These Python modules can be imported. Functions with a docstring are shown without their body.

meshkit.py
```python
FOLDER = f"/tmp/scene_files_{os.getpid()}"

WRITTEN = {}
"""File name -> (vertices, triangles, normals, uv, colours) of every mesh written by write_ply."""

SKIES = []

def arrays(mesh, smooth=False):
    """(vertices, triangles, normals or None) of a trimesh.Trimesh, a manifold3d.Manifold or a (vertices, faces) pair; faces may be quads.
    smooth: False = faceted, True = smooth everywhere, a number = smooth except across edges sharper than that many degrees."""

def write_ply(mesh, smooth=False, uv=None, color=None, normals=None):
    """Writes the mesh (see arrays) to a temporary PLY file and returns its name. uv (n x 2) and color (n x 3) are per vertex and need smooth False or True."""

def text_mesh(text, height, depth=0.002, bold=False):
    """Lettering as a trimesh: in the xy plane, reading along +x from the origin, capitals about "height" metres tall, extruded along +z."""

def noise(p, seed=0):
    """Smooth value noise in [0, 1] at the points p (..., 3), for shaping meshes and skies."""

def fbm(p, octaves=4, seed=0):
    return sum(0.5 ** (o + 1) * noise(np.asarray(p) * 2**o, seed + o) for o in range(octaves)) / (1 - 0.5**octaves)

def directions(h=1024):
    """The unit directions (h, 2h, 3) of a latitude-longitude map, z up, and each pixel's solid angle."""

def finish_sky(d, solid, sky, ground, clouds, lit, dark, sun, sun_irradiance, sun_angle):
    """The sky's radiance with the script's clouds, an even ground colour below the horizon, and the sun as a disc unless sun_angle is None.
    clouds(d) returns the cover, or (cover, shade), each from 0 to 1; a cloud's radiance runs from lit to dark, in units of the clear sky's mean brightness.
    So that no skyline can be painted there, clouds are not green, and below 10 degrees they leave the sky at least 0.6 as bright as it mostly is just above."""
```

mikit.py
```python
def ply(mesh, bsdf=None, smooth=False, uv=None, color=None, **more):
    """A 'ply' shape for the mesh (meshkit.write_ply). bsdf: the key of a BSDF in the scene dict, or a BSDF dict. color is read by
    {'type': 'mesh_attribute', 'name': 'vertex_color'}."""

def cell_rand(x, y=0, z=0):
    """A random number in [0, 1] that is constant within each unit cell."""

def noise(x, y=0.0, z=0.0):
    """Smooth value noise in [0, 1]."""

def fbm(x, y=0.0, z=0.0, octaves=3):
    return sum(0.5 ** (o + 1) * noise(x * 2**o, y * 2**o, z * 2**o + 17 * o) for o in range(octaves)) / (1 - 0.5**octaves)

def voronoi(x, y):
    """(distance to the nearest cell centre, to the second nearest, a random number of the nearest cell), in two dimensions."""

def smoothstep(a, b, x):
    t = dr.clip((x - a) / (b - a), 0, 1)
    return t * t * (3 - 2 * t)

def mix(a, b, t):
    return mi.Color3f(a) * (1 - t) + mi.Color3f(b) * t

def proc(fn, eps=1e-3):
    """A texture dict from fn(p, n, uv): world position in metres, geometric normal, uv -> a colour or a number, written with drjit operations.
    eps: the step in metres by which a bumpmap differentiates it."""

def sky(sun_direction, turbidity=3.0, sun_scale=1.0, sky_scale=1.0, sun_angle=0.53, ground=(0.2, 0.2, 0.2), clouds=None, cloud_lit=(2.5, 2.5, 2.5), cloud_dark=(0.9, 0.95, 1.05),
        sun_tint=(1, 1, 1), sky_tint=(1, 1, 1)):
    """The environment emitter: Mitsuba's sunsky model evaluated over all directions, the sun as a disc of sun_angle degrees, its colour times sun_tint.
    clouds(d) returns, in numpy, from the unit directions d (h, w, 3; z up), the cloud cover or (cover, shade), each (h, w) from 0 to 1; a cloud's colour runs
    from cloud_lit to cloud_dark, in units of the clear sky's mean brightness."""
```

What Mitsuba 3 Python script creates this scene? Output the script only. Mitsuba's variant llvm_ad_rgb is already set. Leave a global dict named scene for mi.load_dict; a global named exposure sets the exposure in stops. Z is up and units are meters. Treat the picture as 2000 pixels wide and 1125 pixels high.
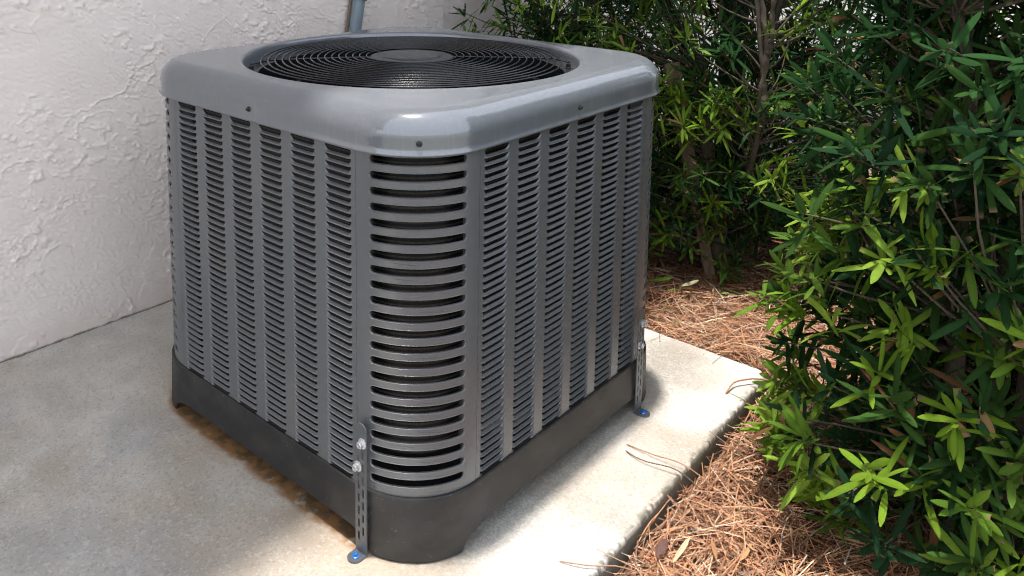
import math, numpy as np, trimesh, shapely, manifold3d as m3, drjit as dr, mitsuba as mi, mikit, meshkit
from shapely.geometry import Polygon, box as sbox
T = mi.ScalarTransform4f
scene, labels = {'type': 'scene'}, {}

# ------------------------------------------------------------------ camera, light, exposure
CAM = np.array([-1.3245, -1.2670, 1.0811]); YAW, PIT, ROLL, FPX = 0.75144, -0.13698, 0.00469, 1653.1
_fw = np.array([math.cos(YAW) * math.cos(PIT), math.sin(YAW) * math.cos(PIT), math.sin(PIT)])
_rt = np.cross(_fw, [0, 0, 1]); _rt /= np.linalg.norm(_rt); _up = np.cross(_rt, _fw)
_up = _up * math.cos(ROLL) - _rt * math.sin(ROLL)
scene['camera'] = {'type': 'perspective', 'fov': math.degrees(2 * math.atan(1000 / FPX)), 'fov_axis': 'x', 'near_clip': 0.05, 'far_clip': 500.0,
                   'principal_point_offset_x': 176.35 / 2000, 'principal_point_offset_y': 497.8 / 1125,
                   'to_world': T().look_at(origin=CAM.tolist(), target=(CAM + _fw).tolist(), up=_up.tolist())}
SUN = (-0.05, 0.04, 1.0)
scene['sky'] = mikit.sky(SUN, turbidity=3, sun_scale=0.68, sun_angle=3.0, sun_tint=(0.90, 1.0, 1.19), clouds=lambda d: 0.62 * np.ones(d.shape[:2]), cloud_lit=(2.6, 2.62, 2.7))
exposure = 2.86

# ------------------------------------------------------------------ helpers
def add(key, shape, label=None, cat=None, group=None, kind=None):
    k, n = key, 0
    while k in scene:
        n += 1; k = f'{key}_{n:03d}'
    scene[k] = shape
    tag(k, label, cat, group, kind)
    return k
def tag(k, label=None, cat=None, group=None, kind=None):
    d = {a: b for a, b in (('label', label), ('category', cat), ('group', group), ('kind', kind)) if b}
    if d: labels[k] = d
def cat_(ms): return trimesh.util.concatenate(ms)
def man(m):
    a = m.to_mesh(); return trimesh.Trimesh(a.vert_properties[:, :3], a.tri_verts, process=False)
def tri(v, f):
    f = np.asarray(f)
    if f.shape[1] == 4: f = np.vstack([f[:, [0, 1, 2]], f[:, [0, 2, 3]]])
    return trimesh.Trimesh(np.asarray(v, float), f, process=False)
def grid_faces(n, m, closed_m=False, off=0):
    i, j = np.meshgrid(np.arange(n - 1), np.arange(m if closed_m else m - 1), indexing='ij')
    a = i * m + j; b = i * m + (j + 1) % m
    return np.stack([a, b, b + m, a + m], -1).reshape(-1, 4) + off
def loft(loops, closed=True, flip=False):
    L = np.array(loops); f = grid_faces(L.shape[0], L.shape[1], closed)
    return tri(L.reshape(-1, 3), f[:, ::-1] if flip else f)
def tube(path, radius, sides=8, caps=True):
    P = np.asarray(path, float); r = np.broadcast_to(radius, len(P))
    t = np.gradient(P, axis=0); t /= np.linalg.norm(t, axis=1, keepdims=True)
    ref = np.array([0, 0, 1.0]) if abs(t[:, 2]).max() < 0.9 else np.array([0.93, 0.37, 0])
    s = np.cross(t, ref); s /= np.linalg.norm(s, axis=1, keepdims=True); u = np.cross(s, t)
    a = np.linspace(0, 2 * np.pi, sides, endpoint=False)
    v = P[:, None] + r[:, None, None] * (s[:, None] * np.cos(a)[None, :, None] + u[:, None] * np.sin(a)[None, :, None])
    f = [q for q in grid_faces(len(P), sides, True)]
    f = np.vstack([np.array(f)[:, [0, 1, 2]], np.array(f)[:, [0, 2, 3]]])[:, ::-1]
    v = v.reshape(-1, 3)
    if caps:
        n = len(v); v = np.vstack([v, P[0], P[-1]])
        k = np.arange(sides); l = (len(P) - 1) * sides
        f = np.vstack([f, np.c_[k * 0 + n, k, (k + 1) % sides], np.c_[k * 0 + n + 1, l + (k + 1) % sides, l + k]])
    return tri(v, f)
def prism(poly, h, z=0.0):
    m = trimesh.creation.extrude_polygon(poly, h, engine='earcut'); m.apply_translation([0, 0, z]); return m
def frame(o, x, y, z):
    M = np.eye(4); M[:3, 0], M[:3, 1], M[:3, 2], M[:3, 3] = x, y, z, o; return M
def rotz(k): 
    c, s = [(1, 0), (0, 1), (-1, 0), (0, -1)][k % 4]
    M = np.eye(4); M[:2, :2] = [[c, -s], [s, c]]; return M
def moved(m, M):
    m = m.copy(); m.apply_transform(M); return m
def tw(M): return T(np.asarray(M).tolist())

# ------------------------------------------------------------------ materials
def rgb(*c): return {'type': 'rgb', 'value': list(c)}
def P(key, **k):
    two = k.pop('two', True); d = {'type': 'principled', **k}
    for a, b in list(d.items()):
        if isinstance(b, tuple): d[a] = rgb(*b)
    scene[key] = {'type': 'twosided', 'nested': d} if two else d
def bump(key, tex, scale=1.0, **k):
    d = {'type': 'principled', **{a: (rgb(*b) if isinstance(b, tuple) else b) for a, b in k.items()}}
    scene[key] = {'type': 'twosided', 'nested': {'type': 'bumpmap', 'arbitrary': tex, 'scale': scale, 'nested': d}}
N, F, mix, sst = mikit.noise, mikit.fbm, mikit.mix, mikit.smoothstep

def paint_col(p, n, uv):
    dust = sst(0.5, 0.8, F(p.x * 9, p.y * 9, p.z * 5, 3)) * 0.25 + sst(0.62, 0.72, N(p.x * 420, p.y * 420, p.z * 420)) * 0.12
    low = sst(0.3, 0.1, p.z) * 0.25 * N(p.x * 40, p.y * 40, p.z * 12)
    return mix((0.115, 0.122, 0.130), (0.17, 0.165, 0.155), dr.clip(dust + low, 0, 1))
def paint_rough(p, n, uv): return 0.27 + 0.12 * F(p.x * 14, p.y * 14, p.z * 14, 3)
P('mat_paint', base_color=mikit.proc(paint_col), roughness=mikit.proc(paint_rough), metallic=0.25, specular=0.5, clearcoat=0.8, clearcoat_gloss=0.93)
def cap_col(p, n, uv):
    d = sst(0.55, 0.8, F(p.x * 11, p.y * 11, p.z * 11, 4)) * 0.35 + sst(0.66, 0.74, N(p.x * 260, p.y * 260, 3.3)) * 0.2
    return mix((0.135, 0.148, 0.166), (0.19, 0.197, 0.205), d)
def cap_rough(p, n, uv): return 0.09 + 0.09 * sst(0.4, 0.7, F(p.x * 10, p.y * 10, p.z * 10, 3))
P('mat_cap', base_color=mikit.proc(cap_col), roughness=mikit.proc(cap_rough), metallic=0.2, specular=0.95, clearcoat=1.0, clearcoat_gloss=0.98)
def base_col(p, n, uv):
    d = F(p.x * 22, p.y * 22, p.z * 30, 3)
    speck = sst(0.90, 0.94, N(p.x * 330, p.y * 330, p.z * 330))
    return mix(mix((0.017, 0.017, 0.018), (0.029, 0.028, 0.026), sst(0.35, 0.75, d)), (0.3, 0.3, 0.28), speck * 0.35)
P('mat_base', base_color=mikit.proc(base_col), roughness=0.5, specular=0.45)
P('mat_black', base_color=(0.011, 0.012, 0.015), roughness=0.28, specular=0.5)
P('mat_hub', base_color=(0.026, 0.031, 0.040), roughness=0.36, specular=0.5)
P('mat_dark', base_color=(0.012, 0.012, 0.012), roughness=0.7)
def coil_col(p, n, uv):
    fin = 0.5 + 0.5 * dr.sin(p.z * (2 * math.pi / 0.0085))
    v = N((p.x - p.y) * 900, 0, p.z * 4)
    return mix((0.006, 0.006, 0.007), (0.06, 0.052, 0.044), sst(0.45, 0.9, fin) * (0.35 + 0.65 * v))
P('mat_coil', base_color=mikit.proc(coil_col), roughness=0.5, metallic=0.3)
P('mat_zinc', base_color=(0.6, 0.61, 0.63), roughness=0.32, metallic=0.85)
P('mat_screw', base_color=(0.03, 0.03, 0.035), roughness=0.25, metallic=0.4)
P('mat_blue', base_color=(0.02, 0.13, 0.42), roughness=0.35, metallic=0.25, clearcoat=0.5)
P('mat_strap', base_color=(0.13, 0.14, 0.15), roughness=0.36, metallic=0.5)
def pipe_col(p, n, uv): return mix((0.15, 0.2, 0.235), (0.22, 0.27, 0.3), F(p.x * 60, p.y * 60, p.z * 14, 3))
P('mat_pipe', base_color=mikit.proc(pipe_col), roughness=0.45)
P('mat_caulk', base_color=(0.2, 0.14, 0.1), roughness=0.9)
def wall_col(p, n, uv):
    c = mix((0.74, 0.665, 0.615), (0.79, 0.72, 0.675), F(p.x * 6, p.y, p.z * 6, 3))
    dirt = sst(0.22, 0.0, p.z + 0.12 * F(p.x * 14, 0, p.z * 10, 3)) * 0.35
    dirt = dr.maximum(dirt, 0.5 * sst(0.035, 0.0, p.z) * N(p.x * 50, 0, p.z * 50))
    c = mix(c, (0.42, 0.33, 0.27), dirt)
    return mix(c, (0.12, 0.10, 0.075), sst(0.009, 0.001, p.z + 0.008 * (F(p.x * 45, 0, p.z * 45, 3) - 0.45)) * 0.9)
def wall_bump(p, n, uv): return 0.0011 * F(p.x * 190, p.y * 190, p.z * 190, 3)
bump('mat_wall', mikit.proc(wall_bump, eps=0.0015), 1.0, base_color=mikit.proc(wall_col), roughness=0.85, specular=0.2)
P('mat_trim', base_color=(0.6, 0.57, 0.53), roughness=0.7)
P('mat_roof', base_color=(0.12, 0.11, 0.1), roughness=0.9)

def rsq_sd(p, h, r):        # signed distance to the unit's rounded-square footprint
    qx, qy = dr.abs(p.x) - (h - r), dr.abs(p.y) - (h - r)
    return dr.sqrt(dr.square(dr.maximum(qx, 0)) + dr.square(dr.maximum(qy, 0))) + dr.minimum(dr.maximum(qx, qy), 0) - r
def pad_col(p, n, uv):
    big = F(p.x * 3.1, p.y * 3.1, 1.7, 4); mid = F(p.x * 17, p.y * 17, 5.1, 3)
    c = mix((0.46, 0.43, 0.385), (0.53, 0.515, 0.48), sst(0.3, 0.7, big))
    c = mix(c, (0.33, 0.26, 0.185), sst(0.42, 0.68, F(p.x * 5 + 9, p.y * 5, 8.8, 4)) * 0.55)
    c = mix(c, (0.33, 0.335, 0.33), sst(0.52, 0.72, F(p.x * 4, p.y * 7 + 3, 2.2, 3)) * 0.45)
    c = c * (0.86 + 0.28 * mid)
    g = F(p.x * 260, p.y * 260, p.z * 260, 3); g2 = F(p.x * 210 + 7, p.y * 210, p.z * 210, 3)
    c = mix(c, (0.2, 0.165, 0.13), sst(0.52, 0.8, g) * 0.34)
    c = mix(c, (0.66, 0.64, 0.6), sst(0.58, 0.8, g2) * 0.28)
    c = mix(c, (0.09, 0.075, 0.06), sst(0.90, 0.96, N(p.x * 140 + 3 * N(p.x * 20, p.y * 20, 1), p.y * 140, 9.5)) * 0.6 * sst(0.35, 0.6, N(p.x * 13, p.y * 13, 6)))
    # rust bleeding out from under the left side of the base
    d = rsq_sd(p, 0.427, 0.145)
    rn = F(p.x * 38, p.y * 38, 6.6, 4)
    left = sst(-0.26, -0.40, p.x)
    rust = left * sst(0.016, -0.002, d + 0.030 * (rn - 0.5)) * sst(0.36, 0.56, rn + 0.12) * sst(-0.33, -0.26, p.y)
    c = mix(c, (0.20, 0.085, 0.022), dr.clip(rust * 0.95, 0, 1))
    c = mix(c, (0.035, 0.022, 0.012), left * sst(0.008, -0.012, d + 0.02 * (rn - 0.5)) * sst(0.4, 0.6, F(p.x * 60 + 5, p.y * 60, 3, 4)) * 0.8)
    halo = left * sst(0.12, 0.0, d + 0.10 * (F(p.x * 9, p.y * 9, 3, 4) - 0.5)) * 0.22
    c = mix(c, (0.36, 0.245, 0.13), halo)
    # grey mildew plus painted shade on the right side by the base, black algae along the free edge
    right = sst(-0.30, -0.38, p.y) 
    mil_shade = right * sst(0.08, -0.01, d + 0.07 * (F(p.x * 12, p.y * 12, 1, 4) - 0.5)) 
    mil_shade = dr.maximum(mil_shade, sst(0.17, 0.05, dr.sqrt(dr.square(p.x - 0.50) + dr.square(p.y + 0.36)) + 0.06 * (F(p.x * 16, p.y * 16, 2, 3) - 0.5)))  # shade patch past the far right corner, painted into the pad colour
    c = mix(c, (0.20, 0.19, 0.16), mil_shade * (0.3 + 0.3 * sst(0.3, 0.7, N(p.x * 300, p.y * 300, 2))))
    e = p.y - (-0.5815 + (p.x - 0.6378) * 0.0387)
    e = dr.minimum(e, 0.6378 - p.x + 0.01)
    alg = sst(0.016, 0.0, e + 0.016 * (F(p.x * 60, p.y * 60, 7, 4) - 0.5)) * sst(0.32, 0.55, N(p.x * 150, p.y * 150, 1) * 0.5 + 0.5 * F(p.x * 30, p.y * 30, 4, 3))
    alg = dr.maximum(alg, sst(-0.003, -0.014, p.z + 0.010 * (F(p.x * 60, p.y * 60, p.z * 60, 3) - 0.5)) * 1.1)
    return mix(c, (0.055, 0.055, 0.032), dr.clip(alg, 0, 1) * 0.75)
def pad_bump(p, n, uv): return 0.0010 * F(p.x * 300, p.y * 300, p.z * 300, 2) + 0.002 * F(p.x * 40, p.y * 40, p.z * 40, 2)
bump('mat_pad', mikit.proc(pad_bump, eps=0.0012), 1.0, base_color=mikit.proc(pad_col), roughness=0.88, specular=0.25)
def soil_col(p, n, uv):
    c = mix((0.05, 0.03, 0.018), (0.17, 0.10, 0.06), F(p.x * 60, p.y * 60, 0, 4))
    return mix(c, mix((0.14, 0.15, 0.12), (0.2, 0.195, 0.17), N(p.x * 9, p.y * 9)), sst(1.9, 2.6, dr.sqrt(p.x * p.x + p.y * p.y)))
P('mat_soil', base_color=mikit.proc(soil_col), roughness=0.95)
VC = {'type': 'mesh_attribute', 'name': 'vertex_color'}
scene['mat_leaf'] = {'type': 'principledthin', 'base_color': VC, 'roughness': 0.22, 'spec_trans': 0.0, 'diff_trans': 0.7, 'eta': 1.6}
P('mat_straw', base_color=VC, roughness=0.55, specular=0.4)
def bark_col(p, n, uv):
    c = mix((0.04, 0.03, 0.02), (0.15, 0.12, 0.09), F(p.x * 60, p.y * 60, p.z * 22, 4))
    return mix(c, (0.08, 0.09, 0.035), sst(0.5, 0.7, F(p.x * 18, p.y * 18, p.z * 14, 3)) * 0.7)
P('mat_bark', base_color=mikit.proc(bark_col), roughness=0.9)
def wood_col(p, n, uv):
    g = F(p.x * 130, p.y * 130, p.z * 7, 4)
    return mix((0.10, 0.065, 0.042), (0.27, 0.195, 0.135), g)
P('mat_wood', base_color=mikit.proc(wood_col), roughness=0.85)
P('mat_green', base_color=(0.02, 0.05, 0.024), roughness=0.5)

# ------------------------------------------------------------------ ground, pad
WALL_Y, MULCH_Z = 0.797, -0.047
scene['ground'] = mikit.ply(tri([[-60, -60, MULCH_Z - 0.012], [60, -60, MULCH_Z - 0.012], [60, 60, MULCH_Z - 0.012], [-60, 60, MULCH_Z - 0.012]], [[0, 1, 2, 3]]), 'mat_soil')
tag('ground', kind='structure')
def pad_mesh():
    rng = np.random.default_rng(3)
    cx, cy = 0.6378, -0.5815
    pts = []
    def seg(a, b, n): 
        t = np.linspace(0, 1, n, endpoint=False)[:, None]; return np.array(a) * (1 - t) + np.array(b) * t
    y_at = lambda x: cy + (x - cx) * 0.0387
    pl = np.vstack([seg((-2.2, y_at(-2.2)), (cx - 0.02, y_at(cx - 0.02)), 420), seg((cx - 0.02, cy), (cx, cy + 0.02), 6), seg((cx, cy + 0.02), (cx, 0.83), 200), seg((cx, 0.83), (-2.2, 0.83), 3), seg((-2.2, 0.83), (-2.2, y_at(-2.2)), 3)])
    p3 = np.c_[pl, np.zeros(len(pl))]
    n1 = (meshkit.fbm(p3 * 5, 3, 5) - 0.5) * 0.004 + (meshkit.fbm(p3 * 110, 2, 9) - 0.5) * 0.003
    base = Polygon(pl)
    d = np.roll(pl, -1, 0) - np.roll(pl, 1, 0); nrm = np.c_[d[:, 1], -d[:, 0]]; nrm /= np.linalg.norm(nrm, axis=1, keepdims=True)
    loops = []
    for off, z, k in ((0.002, -0.13, 0.3), (0.001, -0.03, 0.8), (0.0, -0.009, 1.0), (-0.0012, -0.003, 0.95), (-0.0032, -0.0007, 0.85), (-0.006, 0.0, 0.75)):
        q = pl + nrm * (off + n1[:, None] * k)
        loops.append(np.c_[q, np.full(len(q), z)])
    side = loft(loops)
    top = trimesh.creation.triangulate_polygon(Polygon(loops[-1][:, :2]), engine='earcut')
    t = tri(np.c_[top[0], np.zeros(len(top[0]))], top[1])
    return cat_([side, t])
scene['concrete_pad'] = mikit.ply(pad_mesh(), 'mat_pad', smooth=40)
tag('concrete_pad', kind='structure')

# ------------------------------------------------------------------ house: stucco wall and its eave
def stucco():
    rng = np.random.default_rng(11)
    dx = 0.003
    x = np.r_[np.arange(-1.0, 0.34, 0.0021), np.arange(0.34, 1.0005, 0.005)]; x[-1] = 1.0; z = np.arange(-0.03, 1.05, 0.0022)
    X, Z = np.meshgrid(x, z, indexing='ij')
    p = np.stack([X, np.zeros_like(X), Z], -1)
    grain = (meshkit.fbm(p * 150, 2, 2) - 0.5) * 0.0085 * (0.45 + 0.9 * meshkit.noise(p * 9, 77))
    H = grain + (meshkit.fbm(p * 7, 3, 1) - 0.5) * 0.006
    for k in range(240):
        cx, cz = rng.uniform(-1.05, 1.05), rng.uniform(-0.1, 1.1)
        a = rng.uniform(0.04, 0.19); asp = rng.uniform(0.4, 0.95); ang = rng.uniform(0, math.pi)
        i0, i1 = np.searchsorted(x, [cx - 1.5 * a, cx + 1.5 * a]); j0, j1 = np.searchsorted(z, [cz - 1.5 * a, cz + 1.5 * a])
        if i1 - i0 < 4 or j1 - j0 < 4: continue
        q = p[i0:i1, j0:j1]; u = (q[..., 0] - cx) * math.cos(ang) + (q[..., 2] - cz) * math.sin(ang); v = -(q[..., 0] - cx) * math.sin(ang) + (q[..., 2] - cz) * math.cos(ang)
        th = np.arctan2(v / asp, u); wob = meshkit.fbm(q * 22 + k, 3, k) - 0.5; wob2 = meshkit.fbm(q * 75 + k, 2, k + 5) - 0.5
        rho = np.hypot(u, v / asp) / (a * (1 + 0.42 * wob + 0.10 * wob2))
        m = np.clip((1.0 - rho) * a / 0.004, 0, 1)
        h = H[i0:i1, j0:j1]; lev = np.median(h) + rng.uniform(-0.0012, 0.0026)
        smooth = rng.uniform(0.35, 0.9)
        h = h * (1 - m * smooth) + (lev + 0.3 * grain[i0:i1, j0:j1]) * m * smooth
        a0 = rng.uniform(0, 2 * math.pi); arc = np.clip(0.25 + np.cos(th - a0), 0, 1)
        amp = rng.uniform(0.0008, 0.0036) * (0.35 + 1.1 * np.clip(meshkit.fbm(q * 60, 2, k + 3) * 2.4 - 0.7, 0, 1))
        h = h + arc * amp * np.exp(-((rho - 1.0) * a / 0.0032) ** 2)
        H[i0:i1, j0:j1] = h
    crumb = np.clip(meshkit.fbm(p * 55, 3, 31) - 0.52, 0, 1) * 0.017 * np.clip((meshkit.fbm(p * 8, 3, 32) - 0.5) * 7, 0, 1)
    H = H + crumb
    V = np.stack([X, WALL_Y - H, Z], -1).reshape(-1, 3)
    return tri(V, grid_faces(len(x), len(z))[:, ::-1])
def far_stucco(x0, x1, n, back=0.0):
    x = np.linspace(x0, x1, n); z = np.linspace(-0.2, 2.45, 130)
    X, Z = np.meshgrid(x, z, indexing='ij'); p = np.stack([X, 0 * X, Z], -1)
    H = (meshkit.fbm(p * 16, 4, 8) - 0.5) * 0.012
    return tri(np.stack([X, WALL_Y + back - H, Z], -1).reshape(-1, 3), grid_faces(n, len(z))[:, ::-1])
box = trimesh.creation.box
def bx(x0, x1, y0, y1, z0, z1): 
    b = box([x1 - x0, y1 - y0, z1 - z0]); b.apply_translation([(x0 + x1) / 2, (y0 + y1) / 2, (z0 + z1) / 2]); return b
xs = np.linspace(-1.0, 1.0, 140); zs = np.linspace(1.048, 2.45, 60)
XX, ZZ = np.meshgrid(xs, zs, indexing='ij')
upper = tri(np.stack([XX, np.full_like(XX, WALL_Y), ZZ], -1).reshape(-1, 3), grid_faces(140, 60)[:, ::-1])
scene['house__wall'] = mikit.ply(cat_([stucco(), upper, far_stucco(-7, -1.0, 260), far_stucco(0.985, 8.0, 330, 0.008), bx(-7, 8, WALL_Y + 0.03, WALL_Y + 0.05, -0.1, 2.45)]), 'mat_wall', smooth=True)
EAVE = -0.07
scene['house__eave'] = mikit.ply(cat_([bx(-7, 8, EAVE + 0.02, WALL_Y + 0.02, 2.40, 2.42), bx(-7, 8, EAVE, EAVE + 0.019, 2.38, 2.55)]), 'mat_trim')
scene['house__roof'] = mikit.ply(tri([[-7, EAVE - 0.03, 2.56], [8, EAVE - 0.03, 2.56], [8, 4.5, 4.2], [-7, 4.5, 4.2]], [[0, 1, 2, 3]]), 'mat_roof')
tag('house', 'pinkish grey stucco house wall, rough trowelled, standing behind the air conditioner', 'house')

# ------------------------------------------------------------------ grey conduit pipe on the wall
pa, pb = np.array([0.515, 0.772, 0.60]), np.array([0.5545, 0.772, 0.806]); dirp = (pb - pa) / np.linalg.norm(pb - pa)
low = np.array([0.5, 0.772, -0.06])
scene['conduit_pipe'] = mikit.ply(tube([low, low * 0.5 + pa * 0.5 + [-.004, 0, 0], pa, pb, pb + dirp * 0.3], 0.0215, 20), 'mat_pipe', smooth=40)
scene['conduit_pipe__coupling'] = mikit.ply(tube([pb + dirp * 0.004, pb + dirp * 0.07], 0.0265, 20), 'mat_hub', smooth=40)
scene['conduit_pipe__caulk'] = mikit.ply(tube([pa + [-.024, .014, 0], (pa + pb) / 2 + [-.026, .013, 0], pb + [-.024, .014, 0], pb + dirp * .3 + [-.024, .014, 0]], 0.0045, 6), 'mat_caulk')
tag('conduit_pipe', 'leaning blue grey pipe fixed to the stucco wall behind the air conditioner', 'pipe')

# ------------------------------------------------------------------ air conditioner
A, S, R = 0.42, 0.1435, 0.1445           # half width, distance of the seams from the corner, corner radius
ZC, ZB, ZT = 0.7075, 0.112, 0.780
def rsq(h, r, z, n=18, m=26):            # rounded square loop: arcs of n points, straights of m
    out = []; t = np.linspace(0, np.pi / 2, n)
    for k in range(4):
        c = [(1, 1), (-1, 1), (-1, -1), (1, -1)][k]; ph = t + k * np.pi / 2
        arc = np.c_[c[0] * (h - r) + r * np.cos(ph), c[1] * (h - r) + r * np.sin(ph)]
        c2 = [(1, 1), (-1, 1), (-1, -1), (1, -1)][(k + 1) % 4]; a2 = (k + 1) * np.pi / 2
        nxt = np.array([c2[0] * (h - r) + r * np.cos(a2), c2[1] * (h - r) + r * np.sin(a2)])
        s = np.linspace(0, 1, m + 2)[1:-1, None]
        out += [arc, arc[-1] * (1 - s) + nxt * s]
    q = np.vstack(out); return np.c_[q, np.broadcast_to(z, len(q))]
AC = 'air_conditioner'
def part(name, mesh, mat, smooth=False, **k): return add(f'{AC}__{name}', mikit.ply(mesh, mat, smooth=smooth), **k)
tag(AC, 'grey louvered air conditioner with round fan grille standing on the concrete pad', 'air conditioner')

# base pan with feet at the corners
def base_mesh():
    def zb(q):
        s = np.minimum(np.abs(q[:, 0]), np.abs(q[:, 1]))       # distance along the side from its middle
        t = np.clip((0.313 - s) / 0.062, 0, 1)
        return 0.032 * np.sqrt(np.clip(1 - (1 - t) ** 2, 0, 1))
    o = rsq(0.427, 0.145, 0, 22, 120); i = rsq(0.419, 0.137, 0, 22, 120); tp = rsq(0.4245, 0.145, 0, 22, 120)
    tp2 = rsq(0.4225, 0.143, 0, 22, 120); ti = rsq(0.412, 0.135, 0, 22, 120)
    z = zb(o)
    def at(q, zz): q = q.copy(); q[:, 2] = zz; return q
    mid = lambda f: at(o * (1 - f) + tp * f, z + (ZB + 0.004 - z) * f)
    return loft([at(i, ZB), at(i, z + 0.004), at(i * .4 + o * .6, z), at(o, z + 0.004), mid(.3), mid(.65), at(tp, ZB + 0.001), at(tp2, ZB + 0.004), at(ti, ZB + 0.004)])
part('base_pan', base_mesh(), 'mat_base', 35)
fl = rsq(0.41, 0.135, ZB - 0.02); part('drain_floor', tri(np.vstack([fl, [[0, 0, ZB - 0.02]]]), np.c_[np.arange(len(fl)), (np.arange(len(fl)) + 1) % len(fl), np.full(len(fl), len(fl))]), 'mat_dark')

# top cap
def cap_mesh():
    h, r = 0.4268, 0.146; n, m = 26, 40; re = 0.043
    L = [rsq(h - 0.004, r - 0.004, ZC + 0.03, n, m), rsq(h - 0.004, r - 0.004, ZC + 0.001, n, m), rsq(h - 0.001, r - .001, ZC - 0.0008, n, m), rsq(h + 0.0022, r + .0022, ZC - 0.0002, n, m), rsq(h + 0.0026, r + .0026, ZC + 0.002, n, m),
         rsq(h + 0.0004, r, ZC + 0.006, n, m), rsq(h, r, ZC + 0.012, n, m), rsq(h, r, ZC + 0.024, n, m)]
    for a in np.linspace(0, 90, 13):
        o = re * (1 - math.cos(math.radians(a))); z = ZT - 0.002 - re + re * math.sin(math.radians(a))
        L.append(rsq(h - o, max(r - o, 0.02), z, n, m))
    last = L[-1]; th = np.arctan2(last[:, 1], last[:, 0])
    circ = lambda R_, z: np.c_[R_ * np.cos(th), R_ * np.sin(th), np.full(len(th), z)]
    c0 = circ(0.3755, ZT - 0.0008)
    for f in (0.1, 0.3, 0.55, 0.8): 
        q = last * (1 - f) + c0 * f; q[:, 2] = ZT - 0.002 + 0.0012 * f; L.append(q)
    L += [c0, circ(0.3705, ZT + 0.0004), circ(0.3665, ZT - 0.0004), circ(0.3635, ZT - 0.0032), circ(0.362, ZT - 0.0075), circ(0.361, ZT - 0.016), circ(0.360, ZT - 0.032), circ(0.357, ZT - 0.04), circ(0.335, ZT - 0.041)]
    return loft(L)
part('top_cap', cap_mesh(), 'mat_cap', 45)
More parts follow.
